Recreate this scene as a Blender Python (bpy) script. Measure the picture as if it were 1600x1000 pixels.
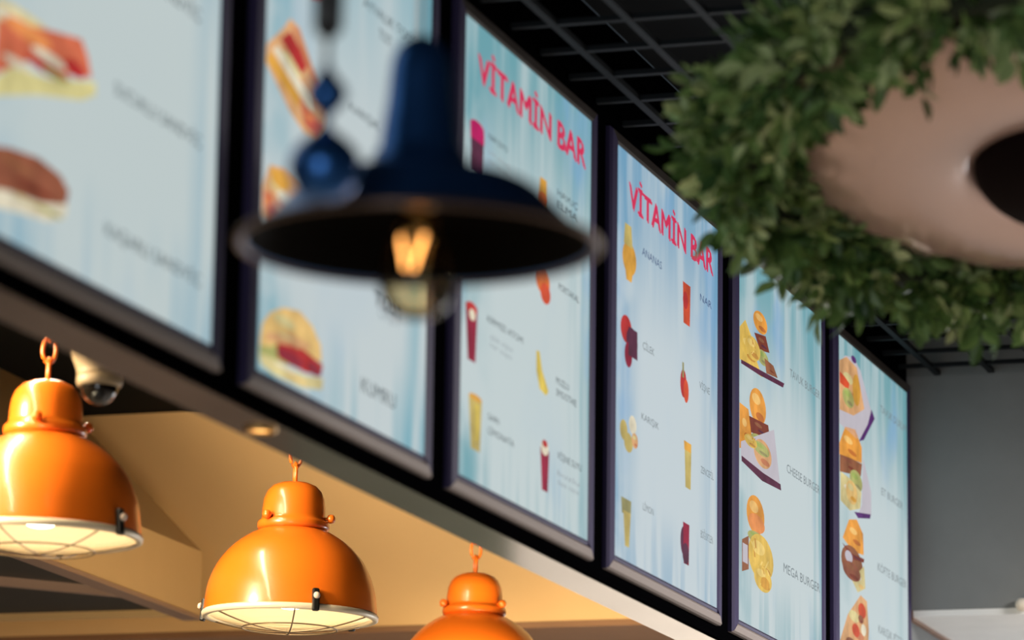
import bpy, bmesh, math, random
from mathutils import Vector, Matrix
random.seed(7)
PI = math.pi
for o in list(bpy.data.objects): bpy.data.objects.remove(o)
SC = bpy.context.scene
COL = SC.collection

# ------------------------------------------------------------------ camera
# X runs along the menu wall away from the viewer, Y towards the menu wall, Z up
PITCH, PAN, ROLL = math.radians(11.889), math.radians(17.885), math.radians(0.7845)
fw = Vector((math.cos(PITCH)*math.cos(PAN), math.cos(PITCH)*math.sin(PAN), math.sin(PITCH)))
r0 = Vector((math.sin(PAN), -math.cos(PAN), 0)); u0 = r0.cross(fw)
rt = r0*math.cos(ROLL) + u0*math.sin(ROLL); up = u0*math.cos(ROLL) - r0*math.sin(ROLL)
cd = bpy.data.cameras.new('camera'); cam = bpy.data.objects.new('camera', cd); COL.objects.link(cam)
M = Matrix((rt, up, -fw)).transposed().to_4x4(); M.translation = (0, 0, 1.6); cam.matrix_world = M
cd.sensor_width = 36; cd.lens = 36*6300/1600; cd.clip_start = .05; cd.clip_end = 100
cd.dof.use_dof = True; cd.dof.focus_distance = 10.5; cd.dof.aperture_fstop = 2.8
SC.camera = cam

# ------------------------------------------------------------------ light
w = bpy.data.worlds.new('world'); SC.world = w; w.use_nodes = True
w.node_tree.nodes['Background'].inputs[0].default_value = (.62, .76, .9, 1)
w.node_tree.nodes['Background'].inputs[1].default_value = .035
def area(name, loc, target, sx, sy, power, col):
    l = bpy.data.lights.new(name, 'AREA'); l.shape = 'RECTANGLE'; l.size = sx; l.size_y = sy; l.energy = power; l.color = col
    o = bpy.data.objects.new(name, l); COL.objects.link(o); o.location = loc
    o.rotation_euler = (Vector(target)-Vector(loc)).to_track_quat('-Z', 'Y').to_euler(); return o
# warm strip lamp on the kitchen ceiling behind the pendants, and an added wash on the end wall
o_ = area('kitchen_strip_light', (6.9, 4.12, 3.985), (6.9, 4.12, 0), 4.8, .05, 90, (1, .82, .56))
o_.rotation_euler = (0, 0, 0)
area('kitchen_key_light', (6.6, 5.3, 3.7), (9.8, 3.7, 3.1), .35, .6, 245, (1, .82, .56))
area('end_wall_fill', (10.3, 3.3, 2.4), (12.05, 3.3, 3.7), .8, .3, 36, (1, .76, .44))  # added uplight from below the view, brightens the lower end wall
area('far_kitchen_fill', (15.5, 4.2, 3.1), (17.8, 4.2, 1.4), 1.2, 1.2, 280, (1, .9, .8))  # added to light the far wall that the glossy strip reflects
# added cool fill behind the viewer for the hall
area('front_fill_light', (-2.5, 1.3, 1.8), (6, 1.3, 3.1), 2.4, 3.0, 120, (.93, .97, 1))
# added, unseen: one brightens the white soffit, one the floor the dish reflects
area('soffit_fill_light', (15.5, .6, 1.7), (12.4, 1.2, 3.4), 1.6, 2.2, 110, (.95, .97, 1))
area('hall_floor_fill', (10.2, -.3, 3.98), (10.2, -.1, 0), 1.0, 1.0, 260, (1, .94, .9))
vs = SC.view_settings
vs.view_transform = 'Standard'; vs.look = 'None'; vs.gamma = 1; vs.exposure = 0; vs.use_curve_mapping = False

# ------------------------------------------------------------------ materials
MATS = {}
def mat(name, col, rough=.5, metal=0, coat=0, bump=0, bscale=60, var=0, vscale=8, emit=None, es=0, spec=.5):
    if name in MATS: return MATS[name]
    m = bpy.data.materials.new(name); m.use_nodes = True; nt = m.node_tree; b = nt.nodes['Principled BSDF']
    b.inputs['Base Color'].default_value = (*col, 1); b.inputs['Roughness'].default_value = rough
    b.inputs['Metallic'].default_value = metal; b.inputs['Coat Weight'].default_value = coat; b.inputs['Coat Roughness'].default_value = .12
    b.inputs['Specular IOR Level'].default_value = spec
    if emit: b.inputs['Emission Color'].default_value = (*emit, 1); b.inputs['Emission Strength'].default_value = es
    if var or bump:
        tc = nt.nodes.new('ShaderNodeTexCoord')
    if var:
        n = nt.nodes.new('ShaderNodeTexNoise'); n.inputs['Scale'].default_value = vscale; n.inputs['Detail'].default_value = 5
        nt.links.new(tc.outputs['Object'], n.inputs['Vector'])
        r = nt.nodes.new('ShaderNodeValToRGB'); r.color_ramp.elements[0].position = .3; r.color_ramp.elements[1].position = .7
        r.color_ramp.elements[0].color = (*[c*(1-var) for c in col], 1); r.color_ramp.elements[1].color = (*[min(1, c*(1+var)) for c in col], 1)
        nt.links.new(n.outputs['Fac'], r.inputs['Fac']); nt.links.new(r.outputs['Color'], b.inputs['Base Color'])
    if bump:
        n2 = nt.nodes.new('ShaderNodeTexNoise'); n2.inputs['Scale'].default_value = bscale
        nt.links.new(tc.outputs['Object'], n2.inputs['Vector'])
        bp = nt.nodes.new('ShaderNodeBump'); bp.inputs['Strength'].default_value = bump; bp.inputs['Distance'].default_value = .005
        nt.links.new(n2.outputs['Fac'], bp.inputs['Height']); nt.links.new(bp.outputs['Normal'], b.inputs['Normal'])
    MATS[name] = m; return m
def srgb(*c):
    return tuple(((x/255)/12.92 if x <= 10 else ((x/255+.055)/1.055)**2.4) for x in c)

# ------------------------------------------------------------------ mesh helpers
def link(name, me, parent=None, loc=(0, 0, 0)):
    o = bpy.data.objects.new(name, me); COL.objects.link(o); o.location = loc
    if parent: o.parent = parent
    return o
def mesh(name, bm, material, smooth=False):
    me = bpy.data.meshes.new(name); bm.normal_update(); bm.to_mesh(me); bm.free()
    for m in (material if isinstance(material, (list, tuple)) else [material]): me.materials.append(m)
    if smooth:
        for p in me.polygons: p.use_smooth = True
    return me
def part(name, bm, material, parent=None, smooth=False, loc=(0, 0, 0), label=None):
    o = link(name, mesh(name, bm, material, smooth), parent, loc)
    if label: o['label'] = label
    return o
def tag(o, label=None, cat=None, group=None, kind=None):
    if label: o['label'] = label
    if cat: o['category'] = cat
    if group: o['group'] = group
    if kind: o['kind'] = kind
    return o
def empty(name, loc, label, cat, group=None):
    o = bpy.data.objects.new(name, None); COL.objects.link(o); o.location = loc; o.empty_display_size = .1
    return tag(o, label, cat, group)
def box(bm, x0, x1, y0, y1, z0, z1, bevel=0):
    v = [bm.verts.new((x, y, z)) for x in (x0, x1) for y in (y0, y1) for z in (z0, z1)]
    fs = [bm.faces.new([v[i] for i in q]) for q in ((0, 1, 3, 2), (4, 6, 7, 5), (0, 4, 5, 1), (2, 3, 7, 6), (0, 2, 6, 4), (1, 5, 7, 3))]
    if bevel:
        es = list({e for f in fs for e in f.edges})
        bmesh.ops.bevel(bm, geom=es, offset=bevel, segments=2, affect='EDGES', profile=.5)
    return bm
def bx(*a, **k): return box(bmesh.new(), *a, **k)
def lathe(prof, seg=48, close=False):
    bm = bmesh.new(); rings = []
    for r, z in prof:
        if r < 1e-5: rings.append([bm.verts.new((0, 0, z))])
        else: rings.append([bm.verts.new((r*math.cos(2*PI*i/seg), r*math.sin(2*PI*i/seg), z)) for i in range(seg)])
    prs = list(zip(rings, rings[1:]))
    if close: prs.append((rings[-1], rings[0]))
    for a, b in prs:
        for i in range(seg):
            j = (i+1) % seg
            if len(a) == 1 and len(b) == 1: continue
            if len(a) == 1: bm.faces.new((a[0], b[j], b[i]))
            elif len(b) == 1: bm.faces.new((a[i], a[j], b[0]))
            else: bm.faces.new((a[i], a[j], b[j], b[i]))
    bmesh.ops.recalc_face_normals(bm, faces=bm.faces)
    return bm
def smooth_prof(pts, n=4):
    out = []
    for i in range(len(pts)-1):
        p0 = pts[max(i-1, 0)]; p1 = pts[i]; p2 = pts[i+1]; p3 = pts[min(i+2, len(pts)-1)]
        for k in range(n):
            t = k/n
            out.append(tuple(.5*((2*b)+(-a+c)*t+(2*a-5*b+4*c-d)*t*t+(-a+3*b-3*c+d)*t**3) for a, b, c, d in zip(p0, p1, p2, p3)))
    out.append(pts[-1]); return [(max(r, 0), z) for r, z in out]
def tube(pts, r, seg=8, closed=False, bm=None):
    bm = bm or bmesh.new(); pts = [Vector(p) for p in pts]; n = len(pts); rings = []
    for i, p in enumerate(pts):
        a = pts[(i-1) % n] if closed or i else p; b = pts[(i+1) % n] if closed or i < n-1 else p
        d = (b-a).normalized(); h = Vector((0, 0, 1)) if abs(d.z) < .9 else Vector((1, 0, 0))
        s = d.cross(h).normalized(); t = d.cross(s)
        rr = r[i] if isinstance(r, (list, tuple)) else r
        rings.append([bm.verts.new(p+s*rr*math.cos(2*PI*k/seg)+t*rr*math.sin(2*PI*k/seg)) for k in range(seg)])
    m = n if closed else n-1
    for i in range(m):
        a, b = rings[i], rings[(i+1) % n]
        for k in range(seg): bm.faces.new((a[k], a[(k+1) % seg], b[(k+1) % seg], b[k]))
    if not closed: bm.faces.new(rings[0]); bm.faces.new(rings[-1])
    bmesh.ops.recalc_face_normals(bm, faces=bm.faces)
    return bm
def copy_tree(o, parent=None):
    c = o.copy(); COL.objects.link(c)
    if parent: c.parent = parent
    for ch in list(o.children): copy_tree(ch, c)
    return c

# ------------------------------------------------------------------ the setting
WY, WB = 2.6, 2.909                  # face of the menu wall and its underside
XE, ZC, ZBEAM = 12.05, 4.017, 3.29   # end beam, ceiling grid, underside of the beam
m_black = mat('black_fascia_paint', (.0015, .0015, .002), .8, spec=.0)
m_ceil = mat('black_ceiling_paint', (.004, .005, .006), .9, spec=.1)
m_slat = mat('dark_grid_metal', (.008, .010, .012), .6, bump=.1, spec=.15)
m_grey = mat('dim_toned_plaster', (.19, .2, .2), .8, bump=.25, bscale=25, var=.07, vscale=5)  # same beam plaster as the cream, dim hall light put into the colour
m_cream = mat('warm_lit_plaster', (.72, .46, .205), .7, bump=.1, bscale=30, var=.03, vscale=3)  # same beam plaster as the grey, warm kitchen light put into the colour
m_white = mat('white_soffit_paint', (.8, .8, .78), .6, var=.03)
m_brown = mat('shaded_soffit_brown', (.24, .12, .055), .7, var=.05)  # shade under the kitchen beam put into the brown
m_floor = mat('stone_floor', (.36, .33, .3), .35, var=.15, vscale=2)
m_strip = mat('glossy_grey_laminate', (.42, .4, .38), .14, .75, var=.12, vscale=3)
floor = tag(part('floor', bx(-6, 18, -6, 7, -.1, 0), m_floor), 'pale stone floor of the restaurant', kind='structure')
ceil = tag(part('ceiling', bx(-2, 18, -5, WY, 4.24, 4.3), m_ceil), 'black ceiling above the open metal grid', kind='structure')
kc = tag(part('ceiling', bx(2, 18, 2.7, 7, ZC+.005, ZC+.1), m_ceil), 'black ceiling over the kitchen', kind='structure')
# open grid under the ceiling: long slats along the wall and cross slats
sl = mesh('slat', bx(-1.5, 12.04, -.009, .009, 0, .014), m_slat)
k = 0
for i in range(17):
    link('slat', sl, ceil, (0, 2.50-.1675*i, ZC))
cs = mesh('slat', bx(-.009, .009, -.18, 2.597, 0, .012), m_slat)
for i in range(34):
    link('slat', cs, ceil, (12.0-.2165*i-.085, 0, ZC+.002))
wm = tag(part('wall_left', bx(3.4, XE-.005, WY, 2.7, WB+.004, 4.235), m_black), 'black fascia of the menu wall above the counter', kind='structure')
part('soffit_strip', bx(3.4, XE-.005, WY, 2.7, WB, WB+.004), m_strip, wm, label='glossy grey underside of the menu wall')
part('edge_trim', bx(3.4, XE-.005, WY-.012, WY, WB+.001, WB+.012, bevel=.002), m_black, wm)
wh = tag(part('wall_end', bx(XE, XE+.18, -5, 2.65, ZBEAM, 4.235), m_grey), 'grey end beam of the hall, dim light in its colour', kind='structure')
wk = tag(part('wall_kitchen', bx(XE, XE+.18, 2.65, 7, ZBEAM, 4.0165), m_cream), 'pale beam at the end of the kitchen, warm light in its colour', kind='structure')
sw = tag(part('ceiling', bx(XE+.001, 18, -5, 2.585, ZBEAM-.02, ZBEAM-.001), m_white), 'white soffit beyond the grey beam', kind='structure')
sk = tag(part('ceiling', bx(XE+.001, 18, 2.7, 7, ZBEAM-.02, ZBEAM-.001), m_brown), 'soffit beyond the kitchen, shade in its brown colour', kind='structure')
tag(part('trim_1', bx(XE+.002, 18, 2.585, 2.6, ZBEAM-.03, ZBEAM-.001), mat('brown_wood_trim', (.22, .1, .045), .4, var=.2, vscale=12)), 'brown wooden trim along the white soffit', kind='structure')
tag(part('wall_partition', bx(XE+.002, 18, 2.6, 2.7, 0, ZBEAM-.001), m_grey), 'grey partition beyond the menu wall', kind='structure')
tag(part('wall_kitchen_back', bx(2, 18, 6.9, 7, 0, 4.0), mat('brown_kitchen_tiles', (.07, .035, .018), .6, var=.1)), 'brown back wall of the kitchen', kind='structure')
tag(part('wall_far', bx(17.9, 18, -5, 2.58, 0, ZBEAM-.03), mat('pale_far_wall', (.6, .58, .55), .7)), 'pale wall far beyond the beam', kind='structure')
tag(part('wall_far_kitchen', bx(17.9, 18, 2.71, 5.75, 0, ZBEAM-.03), mat('pale_far_wall', (.6, .58, .55), .7)), 'pale wall far beyond the kitchen', kind='structure')
tag(part('wall_far_corner', bx(17.9, 18, 5.75, 6.89, 0, ZBEAM-.03), mat('dark_reflected_wall', (.06, .075, .055), .6)), 'unseen dark green wall added for the strip reflection', kind='structure')  # unseen; dark colour added so the glossy strip reflects darker there

# ------------------------------------------------------------------ menu light boxes
S0, PER, PW, ZB, PH = 5.409, 1.13, .911, 2.982, .972
PRINTS = {
 0: [
  ('sandwich_print',[('e',0.108,0.332,0.196,0.038,'bread'),('e',0.069,0.346,0.098,0.011,'cream'),('e',0.157,0.313,0.098,0.008,'sesamebun'),('p',[(-0.122,0.285),(0.009,0.331),(0.195,0.365),(0.323,0.385),(0.35,0.363),(0.368,0.333),(0.274,0.313),(0.129,0.298),(-0.118,0.241)],'salmon'),('e',0.121,0.34,0.088,0.013,'salmonbun'),('e',0.201,0.302,0.088,0.01,'redsauce'),('e',0.2,0.32,0.067,0.009,'cream'),('e',0.298,0.329,0.04,0.013,'redsauce'),('e',0.084,0.28,0.055,0.007,'cream'),('p',[(-0.117,0.234),(0.061,0.269),(0.202,0.286),(0.379,0.328),(0.383,0.307),(0.327,0.284),(0.158,0.249),(-0.115,0.207)],'yellowbun'),('e',0.226,0.298,0.053,0.005,'lettuce'),('e',0.215,0.3,0.026,0.002,'leafgreen'),('e',0.239,0.296,0.026,0.001,'olive')]),
  ('sandwich_print',[('p',[(-0.107,0.13),(0.073,0.143),(0.178,0.153),(0.264,0.145),(0.298,0.127),(0.288,0.102),(0.173,0.079),(0.079,0.076),(-0.101,0.063)],'brownbun'),('e',0.098,0.123,0.073,0.008,'patty2'),('e',0.164,0.1,0.073,0.006,'patty'),('p',[(-0.101,0.065),(0.079,0.076),(0.197,0.085),(0.293,0.105),(0.285,0.08),(0.223,0.06),(0.082,0.046),(-0.098,0.034)],'cream'),('e',0.174,0.075,0.082,0.005,'bread'),('e',0.158,0.077,0.041,0.002,'cream'),('e',0.194,0.072,0.041,0.001,'sesamebun'),('e',0.222,0.076,0.048,0.004,'lettuce'),('e',0.212,0.078,0.024,0.001,'leafgreen'),('e',0.234,0.074,0.024,0.001,'olive')]),
  ('dish_name',[('t','SUCUKLU SANDVİÇ',0.463,0.331,0.376,0.023,'ink')]),
  ('dish_name',[('t','KAŞARLI SANDVİÇ',0.445,0.09,0.41,0.023,'ink')]),
  ('sandwich_print',[('e',0.135,0.553,0.188,0.051,'bread'),('e',0.097,0.572,0.094,0.015,'cream'),('e',0.182,0.528,0.094,0.011,'sesamebun'),('e',0.14,0.512,0.2,0.031,'salmon'),('e',0.1,0.524,0.1,0.009,'salmonbun'),('e',0.19,0.496,0.1,0.007,'redsauce'),('e',0.142,0.482,0.188,0.03,'yellowbun')]),
  ('dish_name',[('t','SOSİSLİ SANDVİÇ',0.445,0.551,0.375,0.024,'ink')]),
 ],
 1: [
  ('toast_print',[('p',[(-0.024,0.565),(0.005,0.599),(0.085,0.651),(0.119,0.679),(0.166,0.674),(0.316,0.562),(0.308,0.52),(0.263,0.487),(0.202,0.484),(0.128,0.505)],'toast'),('e',0.132,0.595,0.061,0.018,'bread'),('e',0.187,0.543,0.061,0.013,'toast2'),('p',[(0.071,0.627),(0.118,0.654),(0.213,0.619),(0.182,0.588)],'redsauce'),('p',[(-0.012,0.568),(0.019,0.591),(0.175,0.547),(0.167,0.521)],'amber'),('p',[(0.031,0.596),(0.056,0.61),(0.224,0.56),(0.246,0.532),(0.212,0.533)],'cream'),('p',[(0.179,0.53),(0.226,0.53),(0.288,0.52),(0.256,0.492),(0.201,0.498)],'salmon'),('e',0.222,0.518,0.02,0.003,'salmonbun'),('e',0.24,0.508,0.02,0.003,'redsauce'),('p',[(0.117,0.668),(0.156,0.667),(0.305,0.563),(0.271,0.56)],'toast2')]),
  ('toast_print',[('p',[(-0.001,0.336),(0.034,0.382),(0.104,0.392),(0.176,0.38),(0.197,0.365),(0.149,0.305),(0.048,0.278),(0.003,0.284)],'toast'),('e',0.074,0.353,0.036,0.01,'bread'),('e',0.107,0.323,0.036,0.008,'toast2'),('p',[(0.034,0.377),(0.098,0.385),(0.138,0.366),(0.107,0.347),(0.049,0.353)],'amber'),('e',0.108,0.338,0.038,0.011,'cream'),('p',[(0.006,0.328),(0.05,0.33),(0.072,0.299),(0.022,0.276)],'salmon'),('e',0.033,0.314,0.012,0.005,'salmonbun'),('e',0.043,0.3,0.012,0.004,'redsauce')]),
  ('burger_print',[('p',[(0.01,0.057),(0.02,0.088),(0.059,0.116),(0.122,0.137),(0.203,0.147),(0.27,0.133),(0.316,0.106),(0.324,0.077),(0.011,0.04)],'sesamebun'),('e',0.126,0.112,0.057,0.01,'bread'),('e',0.177,0.084,0.057,0.007,'amber'),('p',[(0.005,0.044),(0.127,0.063),(0.324,0.074),(0.319,0.058),(0.007,0.019)],'lettuce'),('e',0.133,0.058,0.057,0.005,'leafgreen'),('e',0.185,0.043,0.057,0.004,'olive'),('p',[(0.088,0.07),(0.158,0.086),(0.257,0.076),(0.325,0.069),(0.316,0.048),(0.233,0.039),(0.097,0.039)],'redsauce'),('p',[(0.031,0.073),(0.157,0.096),(0.256,0.094),(0.25,0.083),(0.032,0.059)],'toast'),('e',0.129,0.085,0.04,0.003,'bread'),('e',0.165,0.075,0.04,0.002,'toast2'),('p',[(0.006,0.03),(0.097,0.033),(0.227,0.031),(0.326,0.045),(0.321,0.022),(0.212,0.007),(0.067,0.004),(0.01,0.011)],'bread'),('e',0.135,0.028,0.058,0.004,'cream'),('e',0.187,0.017,0.058,0.003,'sesamebun'),('e',0.152,0.049,0.07,0.012,'beet'),('e',0.275,0.052,0.037,0.011,'beet')]),
  ('dish_name',[('t','TOST',0.601,0.242,0.161,0.03,'ink')]),
  ('dish_name',[('t','ÇEŞİT',0.624,0.225,0.133,0.018,'grey')]),
  ('dish_name',[('t','KUMRU',0.54,0.061,0.195,0.03,'ink')]),
  ('dish_name',[('t','AYVALIK TOSTU',0.507,0.813,0.328,0.021,'ink')]),
  ('dish_name',[('t','TOST',0.598,0.774,0.074,0.021,'ink')]),
  ('dish_name',[('t','KARIŞIK',0.443,0.588,0.164,0.018,'ink')]),
  ('toast_print',[('p',[(0.209,0.778),(0.311,0.783),(0.296,0.758),(0.218,0.744)],'redsauce')]),
 ],
 2: [
  ('board_title',[('t','VİTAMİN BAR',0.08,0.851,0.783,0.063,'crimson')]),
  ('drink_print',[('p',[(0.036,0.754),(0.129,0.754),(0.125,0.656),(0.049,0.656)],'plum'),('e',0.082,0.749,0.046,0.013,'magenta'),('p',[(0.037,0.744),(0.129,0.744),(0.129,0.719),(0.039,0.719)],'magenta')]),
  ('carrot_print',[('p',[(0.525,0.75),(0.572,0.75),(0.584,0.69),(0.518,0.69)],'amber'),('e',0.55,0.707,0.032,0.014,'orange')]),
  ('strawberry_print',[('e',0.554,0.52,0.051,0.029,'orange'),('e',0.573,0.496,0.037,0.023,'redorange')]),
  ('drink_print',[('p',[(0.024,0.364),(0.103,0.364),(0.094,0.248),(0.045,0.248)],'berry'),('e',0.064,0.358,0.037,0.013,'redsauce'),('e',0.068,0.345,0.02,0.012,'cream')]),
  ('drink_print',[('p',[(0.055,0.176),(0.142,0.176),(0.133,0.067),(0.074,0.067)],'mustard'),('e',0.098,0.176,0.042,0.007,'amber'),('p',[(0.095,0.164),(0.12,0.164),(0.121,0.087),(0.1,0.087)],'yellow')]),
  ('banana_print',[('p',[(0.513,0.358),(0.536,0.36),(0.557,0.321),(0.605,0.284),(0.587,0.271),(0.54,0.278),(0.515,0.313)],'yellow')]),
  ('drink_print',[('p',[(0.55,0.152),(0.615,0.152),(0.607,0.06),(0.565,0.06)],'berry'),('e',0.582,0.155,0.028,0.017,'cream'),('e',0.581,0.164,0.019,0.008,'redsauce')]),
  ('item_name',[('t','NAR SUYU',0.16,0.744,0.13,0.014,'ink')]),
  ('item_note',[('t','taze sıkılmış',0.161,0.713,0.148,0.011,'grey')]),
  ('item_note',[('t','nar ve elma',0.162,0.694,0.166,0.011,'grey')]),
  ('item_name',[('t','HAVUÇ',0.654,0.738,0.155,0.016,'ink')]),
  ('item_name',[('t','ELMA',0.655,0.712,0.155,0.016,'ink')]),
  ('item_name',[('t','PORTAKAL',0.671,0.527,0.156,0.016,'ink')]),
  ('item_name',[('t','KIRMIZI ATOM',0.17,0.352,0.245,0.015,'ink')]),
  ('item_note',[('t','çilek vişne',0.189,0.319,0.156,0.013,'grey')]),
  ('item_note',[('t','nar suyu',0.19,0.302,0.147,0.012,'grey')]),
  ('item_name',[('t','SARI',0.184,0.147,0.073,0.014,'ink')]),
  ('item_name',[('t','LİMONATA',0.185,0.117,0.178,0.015,'ink')]),
  ('item_name',[('t','MUZLU',0.66,0.313,0.096,0.016,'ink')]),
  ('item_name',[('t','SMOOTHIE',0.661,0.287,0.154,0.016,'ink')]),
  ('item_name',[('t','VİŞNE SUYU',0.676,0.148,0.184,0.016,'ink')]),
  ('item_note',[('t','buzlu',0.678,0.111,0.164,0.013,'grey')]),
  ('item_note',[('t','taze nane',0.679,0.091,0.163,0.013,'grey')]),
 ],
 3: [
  ('board_title',[('t','VİTAMİN BAR',0.092,0.845,0.766,0.064,'crimson')]),
  ('pineapple_print',[('e',0.102,0.72,0.059,0.04,'amber'),('p',[(0.062,0.799),(0.115,0.799),(0.127,0.748),(0.052,0.748)],'mustard'),('p',[(0.065,0.688),(0.129,0.688),(0.119,0.665),(0.076,0.665)],'amber')]),
  ('drink_print',[('p',[(0.576,0.768),(0.648,0.768),(0.643,0.665),(0.584,0.665)],'redorange'),('e',0.6,0.724,0.024,0.022,'redsauce')]),
  ('berry_print',[('e',0.08,0.546,0.048,0.033,'redsauce'),('e',0.128,0.525,0.048,0.033,'plum'),('e',0.097,0.488,0.032,0.03,'berry'),('p',[(0.095,0.556),(0.171,0.556),(0.173,0.488),(0.097,0.488)],'plum')]),
  ('cherry_print',[('e',0.586,0.512,0.029,0.035,'redsauce'),('e',0.61,0.497,0.024,0.029,'redorange'),('p',[(0.573,0.564),(0.587,0.564),(0.589,0.526),(0.572,0.526)],'olive')]),
  ('nut_print',[('e',0.065,0.304,0.032,0.024,'mustard'),('e',0.139,0.328,0.032,0.022,'cream'),('e',0.103,0.28,0.037,0.023,'mustard'),('e',0.156,0.293,0.027,0.018,'toast'),('e',0.151,0.3,0.014,0.005,'bread'),('e',0.163,0.284,0.014,0.004,'toast2')]),
  ('drink_print',[('p',[(0.598,0.372),(0.663,0.372),(0.657,0.258),(0.609,0.258)],'mustard'),('p',[(0.592,0.372),(0.658,0.372),(0.655,0.35),(0.596,0.35)],'amber')]),
  ('drink_print',[('p',[(0.048,0.145),(0.133,0.145),(0.129,0.108),(0.055,0.108)],'olive'),('p',[(0.065,0.116),(0.129,0.116),(0.116,0.034),(0.082,0.034)],'mustard')]),
  ('drink_print',[('e',0.594,0.123,0.029,0.035,'plum'),('p',[(0.587,0.169),(0.646,0.169),(0.642,0.068),(0.595,0.068)],'berry'),('e',0.612,0.094,0.03,0.026,'plum')]),
  ('item_name',[('t','ANANAS',0.21,0.754,0.173,0.02,'blue')]),
  ('item_name',[('t','NAR',0.739,0.753,0.111,0.019,'blue')]),
  ('item_name',[('t','ÇİLEK',0.221,0.528,0.1,0.018,'ink')]),
  ('item_name',[('t','VİŞNE',0.736,0.529,0.098,0.018,'ink')]),
  ('item_name',[('t','KARIŞIK',0.214,0.356,0.15,0.017,'ink')]),
  ('item_name',[('t','ZENCEFİL',0.752,0.318,0.122,0.018,'ink')]),
  ('item_name',[('t','LİMON',0.231,0.142,0.093,0.017,'ink')]),
  ('item_name',[('t','BÖĞÜRTLEN',0.754,0.155,0.116,0.02,'ink')]),
 ],
 4: [
  ('burger_print',[('p',[(-0.005,0.766),(0.061,0.796),(0.134,0.76),(0.175,0.713),(0.243,0.677),(0.095,0.675),(-0.004,0.681)],'fries'),('e',0.082,0.738,0.045,0.011,'frieslight'),('e',0.122,0.706,0.045,0.008,'friesdark'),('p',[(0.072,0.724),(0.081,0.724),(0.071,0.738),(0.062,0.738)],'frieslight'),('p',[(0.113,0.705),(0.122,0.705),(0.087,0.719),(0.079,0.719)],'frieslight'),('p',[(0.074,0.712),(0.083,0.712),(0.118,0.726),(0.109,0.726)],'frieslight'),('p',[(0.104,0.724),(0.113,0.724),(0.106,0.739),(0.097,0.739)],'friesdark'),('p',[(0.071,0.708),(0.08,0.708),(0.11,0.723),(0.102,0.723)],'frieslight'),('p',[(0.009,0.68),(0.162,0.688),(0.473,0.704),(0.459,0.69),(0.195,0.675),(0.009,0.67)],'plum'),('e',0.209,0.818,0.075,0.029,'amberbun'),('e',0.194,0.829,0.038,0.009,'bunlight'),('e',0.228,0.804,0.038,0.006,'bundark'),('p',[(0.141,0.778),(0.263,0.792),(0.305,0.755),(0.202,0.742)],'patty'),('e',0.216,0.772,0.03,0.005,'patty2'),('e',0.243,0.759,0.03,0.003,'plum'),('e',0.229,0.727,0.061,0.02,'lettuce'),('e',0.217,0.735,0.03,0.006,'leafgreen'),('e',0.244,0.717,0.03,0.004,'olive'),('p',[(0.243,0.729),(0.34,0.727),(0.388,0.702),(0.264,0.692)],'patty2'),('e',0.298,0.717,0.026,0.003,'brownbun'),('e',0.322,0.707,0.026,0.002,'patty'),('e',0.115,0.73,0.08,0.031,'fries'),('e',0.099,0.742,0.04,0.009,'frieslight'),('e',0.135,0.714,0.04,0.007,'friesdark'),('p',[(0.138,0.734),(0.146,0.734),(0.118,0.747),(0.11,0.747)],'friesdark'),('p',[(0.096,0.712),(0.104,0.712),(0.127,0.725),(0.119,0.725)],'frieslight'),('p',[(0.124,0.743),(0.132,0.743),(0.125,0.755),(0.117,0.755)],'frieslight'),('p',[(0.105,0.739),(0.113,0.739),(0.109,0.751),(0.101,0.751)],'friesdark'),('p',[(0.151,0.715),(0.159,0.715),(0.136,0.727),(0.128,0.727)],'friesdark')]),
  ('burger_print',[('p',[(-0.003,0.566),(0.095,0.564),(0.129,0.502),(0.096,0.463),(-0.002,0.446)],'amberbun'),('e',0.053,0.522,0.024,0.011,'bunlight'),('e',0.075,0.49,0.024,0.008,'bundark'),('e',0.19,0.588,0.088,0.048,'amberbun'),('e',0.172,0.606,0.044,0.014,'bunlight'),('e',0.212,0.564,0.044,0.011,'bundark'),('p',[(0.095,0.547),(0.298,0.558),(0.319,0.522),(0.116,0.507)],'patty'),('e',0.191,0.539,0.04,0.005,'patty2'),('e',0.227,0.526,0.04,0.003,'plum'),('e',0.218,0.497,0.109,0.017,'lettuce'),('e',0.196,0.503,0.054,0.005,'leafgreen'),('e',0.245,0.488,0.054,0.004,'olive'),('p',[(0.004,0.463),(0.354,0.556),(0.417,0.423),(0.231,0.404),(0.004,0.42)],'paper'),('e',0.231,0.469,0.095,0.037,'toast'),('e',0.212,0.483,0.048,0.011,'bread'),('e',0.255,0.45,0.048,0.008,'toast2'),('e',0.211,0.479,0.088,0.017,'lettuce'),('e',0.193,0.485,0.044,0.005,'leafgreen'),('e',0.233,0.47,0.044,0.004,'olive'),('p',[(-0.002,0.426),(0.23,0.418),(0.417,0.419),(0.424,0.403),(0.217,0.395),(-0.002,0.412)],'plum'),('e',0.096,0.48,0.066,0.016,'fries'),('e',0.083,0.486,0.033,0.005,'frieslight'),('e',0.112,0.472,0.033,0.004,'friesdark'),('p',[(0.077,0.482),(0.083,0.482),(0.098,0.489),(0.092,0.489)],'frieslight'),('p',[(0.09,0.485),(0.096,0.485),(0.1,0.491),(0.094,0.491)],'frieslight'),('p',[(0.103,0.486),(0.109,0.486),(0.119,0.493),(0.112,0.493)],'friesdark'),('p',[(0.124,0.488),(0.131,0.488),(0.14,0.494),(0.133,0.494)],'friesdark'),('p',[(0.112,0.476),(0.118,0.476),(0.121,0.483),(0.114,0.483)],'friesdark')]),
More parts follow.
